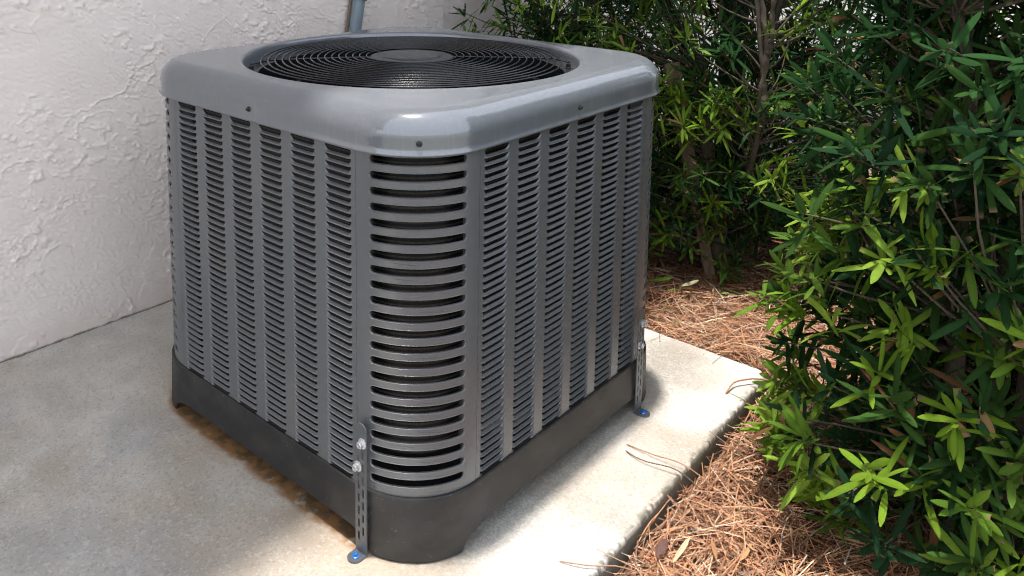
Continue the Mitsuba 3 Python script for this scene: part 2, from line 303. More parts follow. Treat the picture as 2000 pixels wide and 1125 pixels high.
def hex_screw(d, r, h, washer, sides=6):
    a = np.linspace(0, 2 * np.pi, sides, endpoint=False)
    def ring(R_, z, n=sides): 
        t = np.linspace(0, 2 * np.pi, n, endpoint=False); return np.c_[R_ * np.cos(t), R_ * np.sin(t), np.full(n, z)]
    w = loft([ring(washer, 0, 20), ring(washer, 0.0012, 20), ring(washer * .8, 0.002, 20), ring(r * .9, 0.0022, 20), ring(0.0001, .0022, 20)])
    b = loft([ring(r, 0.001), ring(r, h - .001), ring(r * .88, h), ring(r * .55, h), ring(r * .5, h - .0008), ring(.0001, h - .0008)])
    return cat_([w, b])
def onto(o, nrm, spin=0.3):       # transform that puts +z along nrm at o
    z = np.array(nrm, float); z /= np.linalg.norm(z); x = np.cross([0, 0, 1], z)
    x = x / np.linalg.norm(x) if np.linalg.norm(x) > 1e-6 else np.array([1., 0, 0]); y = np.cross(z, x)
    c, s = math.cos(spin), math.sin(spin)
    return frame(o, x * c + y * s, -x * s + y * c, z)
scr = hex_screw(0, 0.0036, 0.0052, 0.0052)
k_ = 0.146 * (1 - 2 ** -.5); hc = 0.4268
for o, n in (((-hc, 0.0067, 0.728), (-1, 0, 0)), ((-hc + k_, -hc + k_, 0.728), (-1, -1, 0)), ((0.0074, -hc, 0.7295), (0, -1, 0)), ((hc - k_, -hc + k_, 0.728), (1, -1, 0)), ((-hc + k_, hc - k_, 0.728), (-1, 1, 0))):
    add(f'{AC}__top_cap__screw', mikit.ply(moved(scr, onto(o, n)), 'mat_screw', smooth=30))

# corner panels: bent plates with 22 flanged slots
UL = R * np.pi / 2; NS, PZ = 22, 0.02643; SZ0 = 0.6956
def warp(u, z, d):          # u along the arc from the -x side's seam to the -y side's seam, d outward
    ph = np.pi + np.clip(u / UL, 0, 1) * np.pi / 2
    rr = R + d; cx = cy = -A + R
    x = cx + rr * np.cos(ph); y = cy + rr * np.sin(ph)
    x = x + np.where(u > UL, u - UL, 0); y = y - np.where(u < 0, u, 0)
    return np.c_[x, y, z]
def stadium(u0, u1, zc, r, n=7, k=14):
    t = np.linspace(np.pi / 2, 3 * np.pi / 2, n); l = np.c_[u0 + r + r * np.cos(t), zc + r * np.sin(t)]
    t = np.linspace(-np.pi / 2, np.pi / 2, n); rr = np.c_[u1 - r + r * np.cos(t), zc + r * np.sin(t)]
    s = np.linspace(0, 1, k + 2)[1:-1, None]
    return np.vstack([l, l[-1] * (1 - s) + rr[0] * s, rr, rr[-1] * (1 - s) + l[0] * s])
def corner_panel():
    e = (A - S) - (A - R); u0, u1 = -0.001 + 0.0015, UL - 0.0005
    plate = sbox(u0, ZB + 0.0045, u1, ZC + 0.02)
    holes = [Polygon(stadium(0.0275, UL - 0.0275, SZ0 - i * PZ, 0.0084)) for i in range(NS)]
    poly = plate.difference(shapely.union_all(holes))
    m = prism(poly, 0.0012, -0.0012)
    m = m3.Manifold(m3.Mesh(np.asarray(m.vertices, np.float32), np.asarray(m.faces, np.uint32))).refine_to_length(0.012)
    m = man(m); v = m.vertices
    out = [trimesh.Trimesh(warp(v[:, 0], v[:, 1], v[:, 2]), m.faces, process=False)]
    for i in range(NS):
        L = []
        for off, d in ((0, 0.0), (0.0004, 0.0006), (0.0011, 0.0007), (0.0017, 0.0), (0.0021, -0.0012), (0.0022, -0.0022), (0.0022, -0.003)):
            s = stadium(0.0275 + off, UL - 0.0275 - off, SZ0 - i * PZ, 0.0084 - off); L.append(warp(s[:, 0], s[:, 1], np.full(len(s), d)))
        out.append(loft(L))
    # seam returns
    for u in (u0, u1):
        out.append(loft([warp(np.full(2, u), np.array([ZB + .004, ZC + .02]), np.zeros(2)), warp(np.full(2, u), np.array([ZB + .004, ZC + .02]), np.full(2, -0.008))], closed=False))
    return cat_(out)
cp = mikit.ply(corner_panel(), 'mat_paint', smooth=40)
for k, lab in enumerate(('front corner panel with long horizontal slots', None, None, None)):
    add(f'{AC}__corner_panel', {**cp, 'to_world': tw(rotz(k))}, label=lab)

# louvered side panels
NL, PL = 44, 0.01336; LZ0 = 0.6999; COLS = [(i - 2.5) * 0.0925 for i in range(6)]; CW = 0.067
def side_sheet():                           # built on the -y side: x along, z up
    hw = A - S - 0.0012
    zlo = LZ0 - NL * PL - 0.001
    holes = [sbox(c - CW / 2, zlo, c + CW / 2, LZ0 + 0.002).buffer(-0.004).buffer(0.004) for c in COLS]
    poly = sbox(-hw, ZB + 0.0045, hw, ZC + 0.02).difference(shapely.union_all(holes))
    m = prism(poly, 0.0012, 0)
    M = frame([0, -A, 0], [1, 0, 0], [0, 0, 1], [0, -1, 0])
    M[:3, 3] = [0, -A + 0.0012, 0]
    m.apply_transform(M)
    r = [bx(s * hw - 0.0006, s * hw + 0.0006, -A + 0.001, -A + 0.035, ZB + 0.005, ZC + 0.02) for s in (-1, 1)]
    return cat_([m] + r)
def slat():
    nu = 15
    u = np.concatenate([np.linspace(-1, -0.62, 5), np.linspace(-0.45, 0.45, 5), np.linspace(0.62, 1, 5)])
    vs = np.array([0, 0.16, 0.32, 0.48, 0.62, 0.75, 0.86, 0.94, 1.0])
    U, Vv = np.meshgrid(u, vs, indexing='ij')
    e = np.clip((1 - np.abs(U)) / 0.32, 0, 1); e = 1 - (1 - e) ** 2.4
    z = np.interp(Vv, [0, 0.48, 1.0], [-0.69 * PL, -0.85 * PL, -PL]); z = z * e + (1 - e) * (-PL * Vv)
    d = (np.interp(Vv, [0, 0.16, 0.32, 0.48, 0.62, 0.75, 0.86, 1.0], [-0.0030, -0.0020, -0.0011, -0.0003, 0.0005, 0.0013, 0.0020, 0.0025])) * e
    x = U * CW / 2
    P0 = np.stack([x, -A - d, z], -1)
    low1 = P0[:, -1].copy(); low1[:, 1] += 0.0004; low1[:, 2] += 0.0002
    low2 = low1.copy(); low2[:, 1] += 0.0005; low2[:, 2] += 0.002
    P0 = np.concatenate([P0, low1[:, None], low2[:, None]], 1)
    return tri(P0.reshape(-1, 3), grid_faces(nu, P0.shape[1]))
sheet_ply, slat_mesh = mikit.ply(side_sheet(), 'mat_paint'), slat()
slat_ply = mikit.ply(slat_mesh, 'mat_paint', smooth=50)
rest = []
for k in range(4):                          # k=0: -y side (right in the photo), k=3: -x side (left)
    M = rotz(k)
    if k in (1, 2): M = rotz(k)
    pk = add(f'{AC}__louver_panel', {**sheet_ply, 'to_world': tw(M)}, label={0: 'louvered side panel facing the shrubs', 3: 'louvered side panel facing the wall and open pad'}.get(k))
    near = {0: (0, 1, 2), 3: (5, 4, 3)}.get(k, ())
    for ci, c in enumerate(COLS):
        for i in range(NL):
            Mi = M @ frame([c, 0, LZ0 - i * PL], [1, 0, 0], [0, 1, 0], [0, 0, 1])
            if ci in near: add(f'{pk}__louver', {**slat_ply, 'to_world': tw(Mi)})
            else: rest.append(moved(slat_mesh, Mi))
part('louvers', cat_(rest), 'mat_paint', 50, kind='stuff')

# coil and innards
co = [rsq(0.382, 0.112, z) for z in (0.168, 0.70)]
part('coil', loft(co + [rsq(0.35, 0.09, 0.70), rsq(0.35, 0.09, 0.168), co[0]]), 'mat_coil', 40)
th = np.linspace(0, 2 * np.pi, 97)[:-1]
ring = lambda r, z: np.c_[r * np.cos(th), r * np.sin(th), np.full(len(th), z)]
part('fan_shroud', loft([ring(0.3595, 0.7485), ring(0.337, 0.7485), ring(0.334, 0.746), ring(0.333, 0.64)]), 'mat_black', 40)
def blade():
    r = np.linspace(0.07, 0.322, 10); ws = np.linspace(-1, 1, 7)
    Rr, Wq = np.meshgrid(r, ws, indexing='ij')
    half = np.interp(Rr, [0.07, 0.2, 0.322], [0.35, 0.5, 0.55]); a = Wq * half + 0.35 * (Rr - .07) / .25
    z = 0.665 + 0.045 * Wq * np.interp(Rr, [0.07, .322], [1.0, .6]) - .008 * Wq ** 2
    v = np.stack([Rr * np.cos(a), Rr * np.sin(a), z], -1); v2 = v.copy(); v2[..., 2] -= 0.002
    f = grid_faces(10, 7)
    return cat_([tri(v.reshape(-1, 3), f), tri(v2.reshape(-1, 3), f[:, ::-1])])
bl = blade(); fan = f'{AC}__fan'
scene[fan] = mikit.ply(cat_([loft([ring(0.001, 0.70), ring(0.07, 0.70), ring(0.075, 0.695), ring(0.075, 0.63), ring(.001, .63)])]), 'mat_dark', smooth=40)
for k in range(3): add(f'{fan}__blade', mikit.ply(moved(bl, trimesh.transformations.rotation_matrix(k * 2 * np.pi / 3 + 0.5, [0, 0, 1])), 'mat_dark', smooth=True))

# wire fan grille
G = f'{AC}__fan_grille'
zg = lambda r: 0.7740 + 0.006 * (1 - (r / 0.326) ** 2)
scene[G] = mikit.ply(loft([ring(0.001, 0.7745), ring(0.088, 0.7745), ring(0.0914, 0.7756), ring(0.0914, 0.7768), ring(0.089, 0.7780), ring(0.066, 0.7788), ring(0.0645, 0.7793), ring(0.0638, 0.7805), ring(0.061, 0.7818), ring(0.03, 0.782), ring(0.001, 0.7822)]), 'mat_hub', smooth=30)
tag(G, None)
def torus(r, z, w):
    return loft([np.c_[(r + w * math.cos(b)) * np.cos(th), (r + w * math.cos(b)) * np.sin(th), np.full(len(th), z + w * math.sin(b))] for b in np.linspace(0, 2 * np.pi, 9)])
for r in np.linspace(0.326, 0.099, 16): add(f'{G}__ring', mikit.ply(torus(r, zg(r), 0.0017), 'mat_black', smooth=True))
for k in range(8):
    a = k * np.pi / 4 + 0.03; L = 0.352 if k % 2 else 0.330
    rr = np.linspace(0.085, L, 8); add(f'{G}__spoke', mikit.ply(tube(np.c_[rr * np.cos(a), rr * np.sin(a), zg(np.minimum(rr, .326)) - 0.0040 - 0.01 * np.clip((rr - .326) / .03, 0, 1)], 0.0022, 8), 'mat_black', smooth=40))
    if k % 2: add(f'{G}__spoke', mikit.ply(tube(np.c_[rr * np.cos(a + .012), rr * np.sin(a + .012), zg(np.minimum(rr, .326)) - 0.0040 - 0.01 * np.clip((rr - .326) / .03, 0, 1)], 0.0022, 8), 'mat_black', smooth=40)) if False else add(f'{G}__clip_screw', mikit.ply(moved(hex_screw(0, .005, .009, .007), onto([.349 * math.cos(a), .349 * math.sin(a), .7495], [0, 0, 1])), 'mat_screw', smooth=30))

# tie-down straps
def strap():
    w, zt = 0.0135, 0.24
    t = np.linspace(0, np.pi, 13)
    poly = Polygon(np.vstack([[-w, 0.0], [w, 0.0], np.c_[w * np.cos(t), zt - w + w * np.sin(t)]]))
    sl = []
    for i in range(9):
        for s in (-1, 1):
            z = 0.024 + i * 0.0235 + (0.0115 if s > 0 else 0)
            if z < 0.205: sl.append(Polygon(stadium(0, 0.0165, 0, 0.0023)[:, ::-1] * [1, 1] + [s * 0.0052, z]))
    poly = poly.difference(shapely.union_all(sl))
    m = prism(poly, 0.0022, 0)                        # xy -> x along, z up, thickness outward (-y)
    m.apply_transform(frame([0, 0, 0], [1, 0, 0], [0, 0, 1], [0, -1, 0]))
    foot = Polygon(np.vstack([[-w, 0], [w, 0], np.c_[w * np.cos(t), 0.0155 + w * np.sin(t)]]))
    f = prism(foot, 0.0026, 0.0)
    f.apply_transform(frame([0, -0.0005, 0.0004], [1, 0, 0], [0, -1, 0], [0, 0, 1])); f.invert()
    return cat_([m, f])
st = mikit.ply(strap(), 'mat_strap')
bolt = hex_screw(0, 0.0062, 0.0095, 0.0092); bl_d = mikit.ply(bolt, 'mat_zinc', smooth=30)
anch = hex_screw(0, 0.0046, 0.0058, 0.0066); an_d = mikit.ply(anch, 'mat_blue', smooth=30)
def put_strap(M, tilt, label):
    M = M @ trimesh.transformations.rotation_matrix(tilt, [0, 1, 0])
    k = add(f'{AC}__tie_down_strap', {**st, 'to_world': tw(M)}, label=label)
    for x, z, spin in ((0.0045, 0.206, 0.3), (-0.0065, 0.160, 0.9)):
        add(f'{k}__bolt', {**bl_d, 'to_world': tw(M @ onto([x, -0.0022, z], [0, -1, 0], spin))})
    add(f'{k}__anchor_screw', {**an_d, 'to_world': tw(M @ onto([0, -0.015, 0.003], [0, 0, 1], 0.5))})
ML = rotz(3); ML[:3, 3] = [-0.4305, -0.2975, 0.0]
put_strap(ML, 0.0, 'slotted strap with two silver bolts at the front corner')
MR = np.eye(4); MR[:3, 3] = [0.274, -0.4305, 0.0]
put_strap(MR, 0.0, 'slotted strap with two silver bolts at the far right corner')

# ------------------------------------------------------------------ leaves and shrubs
rngS = np.random.default_rng(77)
def leaf_arrays(base, d0, bend, L, W, k, cut, col, rows=6, fold=0.25):
    """Strap leaves: base points, start directions, bend vectors, lengths, half widths, droop, cut-off fraction, colours -> vertices (n, rows, 3, 3), colours."""
    n = len(base); s = np.linspace(0, 1, rows)[None, :, None]
    sc = s * cut[:, None, None]
    pos = base[:, None] + L[:, None, None] * (sc * d0[:, None] + k[:, None, None] * sc ** 2 * bend[:, None])
    tan = d0[:, None] + 2 * k[:, None, None] * sc * bend[:, None]; tan /= np.linalg.norm(tan, axis=2, keepdims=True)
    side = np.cross(d0, bend); side /= np.maximum(np.linalg.norm(side, axis=1, keepdims=True), 1e-6)
    side = np.broadcast_to(side[:, None], tan.shape); nor = np.cross(side, tan)
    x = sc[..., 0]
    w = np.where(x < 0.55, 0.22 + 0.78 * np.sin(np.clip(x / 0.55, 0, 1) * np.pi / 2) ** 0.8, np.sqrt(np.clip(1 - (np.maximum(x - 0.55, 0) / 0.455) ** 2.3, 0.004, 1))) * W[:, None]
    v = np.stack([pos - side * w[..., None] - nor * (fold * w)[..., None] * -1, pos, pos + side * w[..., None] + nor * (fold * w)[..., None]], 2)
    c = np.broadcast_to(col[:, None, None, :], v.shape).copy()
    c[:, :, 1] *= np.array([1.18, 1.18, 0.95])
    tip = (cut < 0.98)
    c[tip, -1] = np.array([0.24, 0.16, 0.09])
    return v, c
def leaf_faces(n, rows=6):
    f = grid_faces(rows, 3); f = np.vstack([f[:, [0, 1, 2]], f[:, [0, 2, 3]]])
    return (f[None] + (np.arange(n) * rows * 3)[:, None, None]).reshape(-1, 3)
def norm(v): return v / np.maximum(np.linalg.norm(v, axis=-1, keepdims=True), 1e-9)
DARK = np.array([[0.022, 0.06, 0.022], [0.028, 0.074, 0.026], [0.036, 0.084, 0.024], [0.02, 0.052, 0.026], [0.046, 0.10, 0.026]])
NEW_SUNLIT = np.array([[0.15, 0.255, 0.028], [0.105, 0.195, 0.028], [0.19, 0.30, 0.045], [0.085, 0.155, 0.028]])  # light tints: fresh growth, and sunlight painted into mature leaves
DRY = np.array([[0.22, 0.12, 0.06], [0.28, 0.17, 0.09], [0.16, 0.08, 0.045]])

def shrub(name, label, centre, rad, z0, z1, n, seed, stems, leaf_len, rows=6, cap=300, p_new_sunlit=0.16, group=None, extra=None, xstems=(), nl=(9, 17), sun_bias=lambda p: 1.0, wid=0.057):
    rng = np.random.default_rng(seed)
    c = np.array(centre); H = z1 - z0
    # stems
    st_paths, meshes, trunks = [], [], []
    for k in range(stems):
        a = rng.uniform(0, 2 * np.pi); b = c[:2] + rng.normal(0, 0.035, 2); top = c[:2] + rad * 0.55 * np.array([math.cos(a), math.sin(a)]) * rng.uniform(0.3, 1)
        t = np.linspace(0, 1, 14); wob = np.cumsum(rng.normal(0, 0.012, (14, 2)), 0) * t[:, None]
        path = np.c_[b + (top - b) * (t ** 1.3)[:, None] + wob, MULCH_Z - 0.02 + t * (z1 - 0.1 - MULCH_Z) * rng.uniform(0.85, 1)]
        r0 = rng.uniform(0.013, 0.022); st_paths.append(path); trunks.append(tube(path, r0 * (1 - 0.65 * t) * (1 + rng.normal(0, 0.07, 14)), 8))
    for pts, r0, r1 in xstems:
        from scipy.interpolate import PchipInterpolator
        pts = np.array(pts); tt = np.linspace(0, 1, 26); path = PchipInterpolator(np.linspace(0, 1, len(pts)), pts)(tt)
        path = path + np.cumsum(rng.normal(0, 0.0016, path.shape), 0)
        trunks.append(tube(path, (r0 + (r1 - r0) * tt) * (1 + rng.normal(0, 0.08, 26)), 10)); st_paths.append(path)
    tr = cat_(trunks)
    nz = meshkit.fbm(np.asarray(tr.vertices) * 45, 3, seed) - 0.5
    tr.vertices = tr.vertices + norm(np.asarray(tr.vertex_normals)) * (nz * 0.012)[:, None]
    scene[f'{name}__trunk'] = mikit.ply(tr, 'mat_bark', smooth=True)
    # shoots
    dirs = norm(rng.normal(size=(n * 3, 3)) * [1, 1, 0.0] + 1e-6); zz = rng.uniform(0, 1, n * 3)
    prof = (np.interp(zz, [0, 0.06, 0.25, 0.6, 1.0], [0.75, 1.02, 1.08, 0.88, 0.5]))
    lump = 0.78 + 0.5 * (meshkit.fbm(np.c_[dirs[:, :2] * 1.6, zz * 4.5] + seed * 3.1, 3, seed) - 0.2)
    depth = 1 - 0.62 * rng.uniform(0, 1, n * 3) ** 1.6
    p = np.c_[c[:2] + dirs[:, :2] * (rad * prof * lump * depth)[:, None], z0 + zz * H]
    keep = np.ones(len(p), bool)
    keep &= p[:, 1] < WALL_Y - 0.06
    keep &= ~((np.abs(p[:, 0]) < 0.52) & (np.abs(p[:, 1]) < 0.52) & (p[:, 2] < 0.95))
    keep &= np.linalg.norm(p - CAM, axis=1) > 0.75
    p, dirs, depth = p[keep][:n], dirs[keep][:n], depth[keep][:n]; n = len(p)
    if extra is not None:
        p = np.vstack([p, np.array([e[:3] for e in extra])]); ed = norm(np.array([e[:3] for e in extra]) - np.r_[c[:2], 0.3]) ; ed[:, 2] = 0
        dirs = np.vstack([dirs, ed]); depth = np.r_[depth, np.ones(len(extra))]; n = len(p)
    ax = norm(dirs * rng.uniform(0.5, 1.1, n)[:, None] + np.c_[rng.normal(0, 0.35, (n, 2)), rng.uniform(0.1, 1.0, n)])
    # twigs
    P_ = np.concatenate(st_paths); twigs = []
    for i in range(n):
        low = P_[(P_[:, 2] < p[i, 2] - 0.02) | (P_[:, 2] < 0.12)]
        q = low[np.argmin(((low - p[i] - [0, 0, -0.12]) ** 2).sum(1))]
        m = (q + p[i]) / 2 + rng.normal(0, 0.018, 3) + [0, 0, -0.015]
        t = np.linspace(0, 1, 5)[:, None]; path = q * (1 - t) ** 2 + 2 * t * (1 - t) * m + p[i] * t ** 2
        twigs.append(tube(path, np.linspace(0.0034, 0.0014, 5), 4, False))
    scene[f'{name}__branches'] = mikit.ply(cat_(twigs), 'mat_bark', smooth=True, )
    tag(f'{name}__branches', kind='stuff')
    # leaves
    cnt = rng.integers(nl[0], nl[1], n); w = np.repeat(np.arange(n), cnt); m = len(w)
    idx = np.concatenate([np.arange(k) for k in cnt]); frac = idx / cnt[w]
    axw = ax[w]; e1 = norm(np.cross(axw, [0.31, 0.2, 0.93])); e2 = np.cross(axw, e1)
    az = idx * 2.39996 + rng.uniform(0, 6.28, n)[w] + rng.normal(0, 0.2, m)
    pn = np.clip((meshkit.fbm(p * 4.0 + seed, 2, seed + 2) - 0.5) * 5 + 1, 0.2, 2.6)
    new_sunlit = (rng.uniform(size=n) < p_new_sunlit * sun_bias(p) * pn * np.where(depth > 0.75, 1.25, 0.25))[w]
    pol = np.radians(np.where(new_sunlit, rng.uniform(25, 88, m), 95 - 72 * frac + rng.normal(0, 14, m)))
    radial = e1 * np.cos(az)[:, None] + e2 * np.sin(az)[:, None]
    d0 = norm(axw * np.cos(pol)[:, None] + radial * np.sin(pol)[:, None])
    bend = norm(np.array([0, 0, -1.0]) * 0.8 + radial * 0.5 - axw * 0.4 + rng.normal(0, 0.35, (m, 3)))
    bend = norm(bend - d0 * (bend * d0).sum(1, keepdims=True))
    L = leaf_len * rng.uniform(0.5, 1.25, m) * np.where(new_sunlit, 0.92, 1) * (1 - 0.35 * frac ** 2); W = leaf_len * wid * rng.uniform(0.8, 1.2, m)
    kk = rng.uniform(0.02, 0.22, m) + new_sunlit * rng.uniform(0.05, 0.25, m)
    cut = np.where(rng.uniform(size=m) < 0.17, rng.uniform(0.35, 0.75, m), 1.0)
    col = DARK[rng.integers(0, len(DARK), n)][w] * rng.uniform(0.6, 1.2, (m, 1)); col = np.where(new_sunlit[:, None], NEW_SUNLIT[rng.integers(0, len(NEW_SUNLIT), n)][w] * rng.uniform(0.8, 1.2, (m, 1)), col)
    dry = rng.uniform(size=m) < 0.015; col[dry] = DRY[rng.integers(0, 3, dry.sum())]
    base = p[w] + rng.normal(0, 0.004, (m, 3)) - axw * (0.055 * (1 - frac) * rng.uniform(0.6, 1.2, m) * (leaf_len / 0.08))[:, None]
    v, cc = leaf_arrays(base, d0, bend, L, W, kk, cut, np.clip(col, 0, 0.6), rows)
    mid = v[:, rows // 2, 1]
    q = mid - CAM; dep = q @ _fw; px = 1000 - 176 + FPX * (q @ _rt) / dep; py = 64.7 - FPX * (q @ _up) / dep
    seen = (px > -20) & (px < 2020) & (py > -20) & (py < 1145) & (dep > 0.2)
    score = np.where(seen, depth[w] ** 2 / dep, -1.0)
    own = np.argsort(-score)[:cap]; own = own[score[own] > 0]; mask = np.zeros(m, bool); mask[own] = True
    f1 = leaf_faces(1, rows)
    for i in own: add(f'{name}__leaf', mikit.ply(tri(v[i].reshape(-1, 3), f1), 'mat_leaf', smooth=True, color=cc[i].reshape(-1, 3)))
    vr = v[~mask]; scene[f'{name}__foliage'] = mikit.ply(tri(vr.reshape(-1, 3), leaf_faces(len(vr), rows)), 'mat_leaf', smooth=True, color=cc[~mask].reshape(-1, 3))
    tag(f'{name}__foliage', kind='stuff')
    tag(name, label, 'shrub', group)
shrub('shrub', 'large dark green shrub nearest the camera filling the right side, over the straw', (0.41, -1.075), 0.40, 0.03, 1.5, 1250, 5, 4, 0.08, rows=7, wid=0.072, p_new_sunlit=0.18, sun_bias=lambda p: np.where((p[:, 2] < 0.5), 1.5, 0.45) * np.where(p[:, 0] - p[:, 1] < 1.35, 1.7, 0.8),  # low outer-left leaves get the light tint more often, to look sunlit
      xstems=[([(0.36, -1.0, -0.07), (0.44, -0.92, 0.2), (0.5, -0.80, 0.34), (0.5, -0.742, 0.31), (0.5, -0.738, 0.268)], 0.016, 0.0125), ([(0.47, -0.84, 0.3), (0.42, -0.9, 0.40), (0.2, -1.12, 0.42)], 0.012, 0.008)])
shrub('shrub_001', 'narrow leaved shrub half hidden behind the nearest one, beyond the pad corner', (1.10, -1.15), 0.42, 0.06, 1.5, 760, 8, 4, 0.08, p_new_sunlit=0.12)
shrub('shrub_002', 'shrub with mossy forked stems behind the right side of the air conditioner', (1.43, -0.14), 0.44, 0.06, 1.5, 1000, 21, 2, 0.08, p_new_sunlit=0.45, extra=[tuple(e) for e in np.random.default_rng(4).uniform([0.93, -0.34, 0.0], [1.15, 0.1, 0.36], (34, 3))] + [tuple(e) for e in np.random.default_rng(6).uniform([0.98, -0.30, 0.2], [1.12, 0.2, 0.8], (46, 3))],
      xstems=[([(1.21, -0.20, -0.07), (1.2, -0.195, 0.13), (1.2, -0.15, 0.34), (1.21, -0.12, 0.6)], 0.034, 0.018), ([(1.25, -0.2, 0.1), (1.15, -0.31, 0.38), (1.12, -0.333, 0.54), (1.12, -0.322, 0.62), (1.12, -0.302, 0.756), (1.12, -0.28, 0.95)], 0.010, 0.007),
              ([(1.13, -0.33, 0.5), (1.12, -0.343, 0.61), (1.12, -0.354, 0.70), (1.12, -0.337, 0.80), (1.12, -0.32, 0.95)], 0.009, 0.007), ([(1.12, -0.352, 0.69), (1.12, -0.368, 0.74), (1.12, -0.365, 0.82), (1.12, -0.37, 0.95)], 0.008, 0.006)])
shrub('shrub_003', 'shrub against the stucco wall, right behind the round fan grille of the air conditioner', (1.30, 0.42), 0.46, 0.10, 1.5, 760, 33, 3, 0.08, p_new_sunlit=0.32)
shrub('shrub_004', 'bushy shrub farther back between the mossy stemmed one and the nearest one', (1.95, -0.55), 0.42, 0.08, 1.6, 380, 41, 4, 0.085, rows=5, cap=150)
shrub('shrub_005', 'farthest shrub, seen only through gaps beyond the front row on the right', (1.85, -1.15), 0.42, 0.08, 1.6, 380, 43, 4, 0.085, rows=5, cap=100)

shrub('shrub_006', 'shrub added behind the nearest one to block light, mostly hidden at the right edge of the picture', (0.75, -1.62), 0.42, 0.06, 1.6, 420, 47, 4, 0.086, rows=5, cap=100)  # added to keep light out behind the nearest shrub
# ------------------------------------------------------------------ pine straw, stuff on one mesh
def pad_edge(x): return -0.5815 + (x - 0.6378) * 0.0387
def straw():
    rng = np.random.default_rng(17)
    n = 150000
    d = rng.uniform(0, 1, n) ** 0.8
    x = rng.uniform(-0.9, 2.7, n); y = rng.uniform(-1.9, 0.78, n)
    q = np.c_[x, y, np.full(n, MULCH_Z)] - CAM; dep = q @ _fw; px = 824 + FPX * (q @ _rt) / dep; py = 64.7 - FPX * (q @ _up) / dep
    vis = (px > 1000) & (px < 2150) & (py > -50) & (py < 1350) & (dep > .2)
    out = (y < pad_edge(x) - 0.004) | (x > 0.6378 + 0.004)
    near = rng.uniform(size=n) < np.clip(1.25 - dep * 0.22, 0.25, 1)
    k = out & near & (vis | (rng.uniform(size=n) < 0.25))
    x, y = x[k], y[k]; n = len(x)
    L = rng.uniform(0.08, 0.22, n); a = rng.uniform(0, 2 * np.pi, n)
    clump = meshkit.noise(np.c_[x * 9, y * 9, 0 * x], 4) * 2 * np.pi; a = np.where(rng.uniform(size=n) < 0.45, clump * 1.2 + rng.normal(0, 0.35, n), a)
    z = MULCH_Z + rng.uniform(0, 0.045, n) * (0.5 + meshkit.fbm(np.c_[x * 7, y * 7, 0 * x], 3, 6)) 
    pit = rng.normal(0, 0.10, n); curl = rng.normal(0, 0.22, n)
    s = np.linspace(-0.5, 0.5, 4)[None]
    ang = a[:, None] + curl[:, None] * s
    px_ = x[:, None] + np.cumsum(np.cos(ang), 1) * (L / 4)[:, None] - (np.cos(a) * L * .62)[:, None]
    py_ = y[:, None] + np.cumsum(np.sin(ang), 1) * (L / 4)[:, None] - (np.sin(a) * L * .62)[:, None]
    pz = z[:, None] + pit[:, None] * s * L[:, None] - rng.uniform(0, 0.09, n)[:, None] * (s ** 2) * L[:, None] * 4 * 0.5
    pz = np.maximum(pz, MULCH_Z - 0.008)
    lo = (py_ > pad_edge(px_) - 0.003) & (px_ < 0.6378 + .003)
    pen = np.where(lo, 1, 0).sum(1)
    over = rng.uniform(size=n) < 0.025
    ok = (pen == 0) | (over & (pen <= 2))
    pz = np.where(lo, np.maximum(pz, 0.003), pz)
    px_, py_, pz, a, n_ = px_[ok], py_[ok], pz[ok], a[ok], ok.sum()
    tw_ = rng.uniform(-0.7, 0.7, n_); hw = rng.uniform(0.0005, 0.0012, n_)
    sx, sy, sz = -np.sin(a) * np.cos(tw_), np.cos(a) * np.cos(tw_), np.sin(tw_)
    off = np.stack([sx, sy, sz], -1)[:, None] * hw[:, None, None]
    c = np.stack([px_, py_, pz], -1); v = np.stack([c - off, c + off], 2)
    pal = np.array([[0.40, 0.20, 0.105], [0.47, 0.27, 0.15], [0.32, 0.135, 0.07], [0.53, 0.38, 0.25], [0.24, 0.115, 0.065], [0.42, 0.20, 0.10], [0.66, 0.54, 0.41], [0.13, 0.07, 0.045]])
    col = pal[rng.choice(len(pal), n_, p=[.21, .17, .18, .09, .14, .11, .04, .06])] * rng.uniform(0.6, 1.25, (n_, 1))
    cc = np.broadcast_to(np.clip(col, 0, .8)[:, None, None], v.shape)
    f = grid_faces(4, 2); f = np.vstack([f[:, [0, 1, 2]], f[:, [0, 2, 3]]])
    F_ = (f[None] + (np.arange(n_) * 8)[:, None, None]).reshape(-1, 3)
    return tri(v.reshape(-1, 3), F_), cc.reshape(-1, 3), n_
ms, cs, n_needles = straw()
# dry leaves and bark bits mixed into the straw
rng = np.random.default_rng(91); nd = 2600
bx_, by_ = rng.uniform(-0.6, 2.4, nd), rng.uniform(-1.7, 0.7, nd); okd = (by_ < pad_edge(bx_) - 0.03) | (bx_ > 0.68); bx_, by_ = bx_[okd], by_[okd]; nd = len(bx_)
ad = rng.uniform(0, 6.28, nd); d0 = norm(np.c_[np.cos(ad), np.sin(ad), rng.normal(0, 0.15, nd)])
bd = norm(np.c_[rng.normal(0, .4, (nd, 2)), rng.choice([-1., 1.], nd)]); bd = norm(bd - d0 * (bd * d0).sum(1, keepdims=True))
lp = np.array([[0.26, 0.13, 0.07], [0.36, 0.22, 0.12], [0.17, 0.08, 0.05], [0.45, 0.33, 0.22], [0.13, 0.22, 0.04], [0.3, 0.19, 0.13]])
vd, cd = leaf_arrays(np.c_[bx_, by_, MULCH_Z + rng.uniform(0.012, 0.045, nd)], d0, bd, rng.uniform(0.025, 0.07, nd), rng.uniform(0.002, 0.0048, nd), rng.uniform(0, .25, nd), np.ones(nd), lp[rng.choice(6, nd, p=[.26, .22, .2, .12, .07, .13])], 5)
mm = cat_([ms, tri(vd.reshape(-1, 3), leaf_faces(nd, 5))]); cc = np.vstack([cs, cd.reshape(-1, 3)])
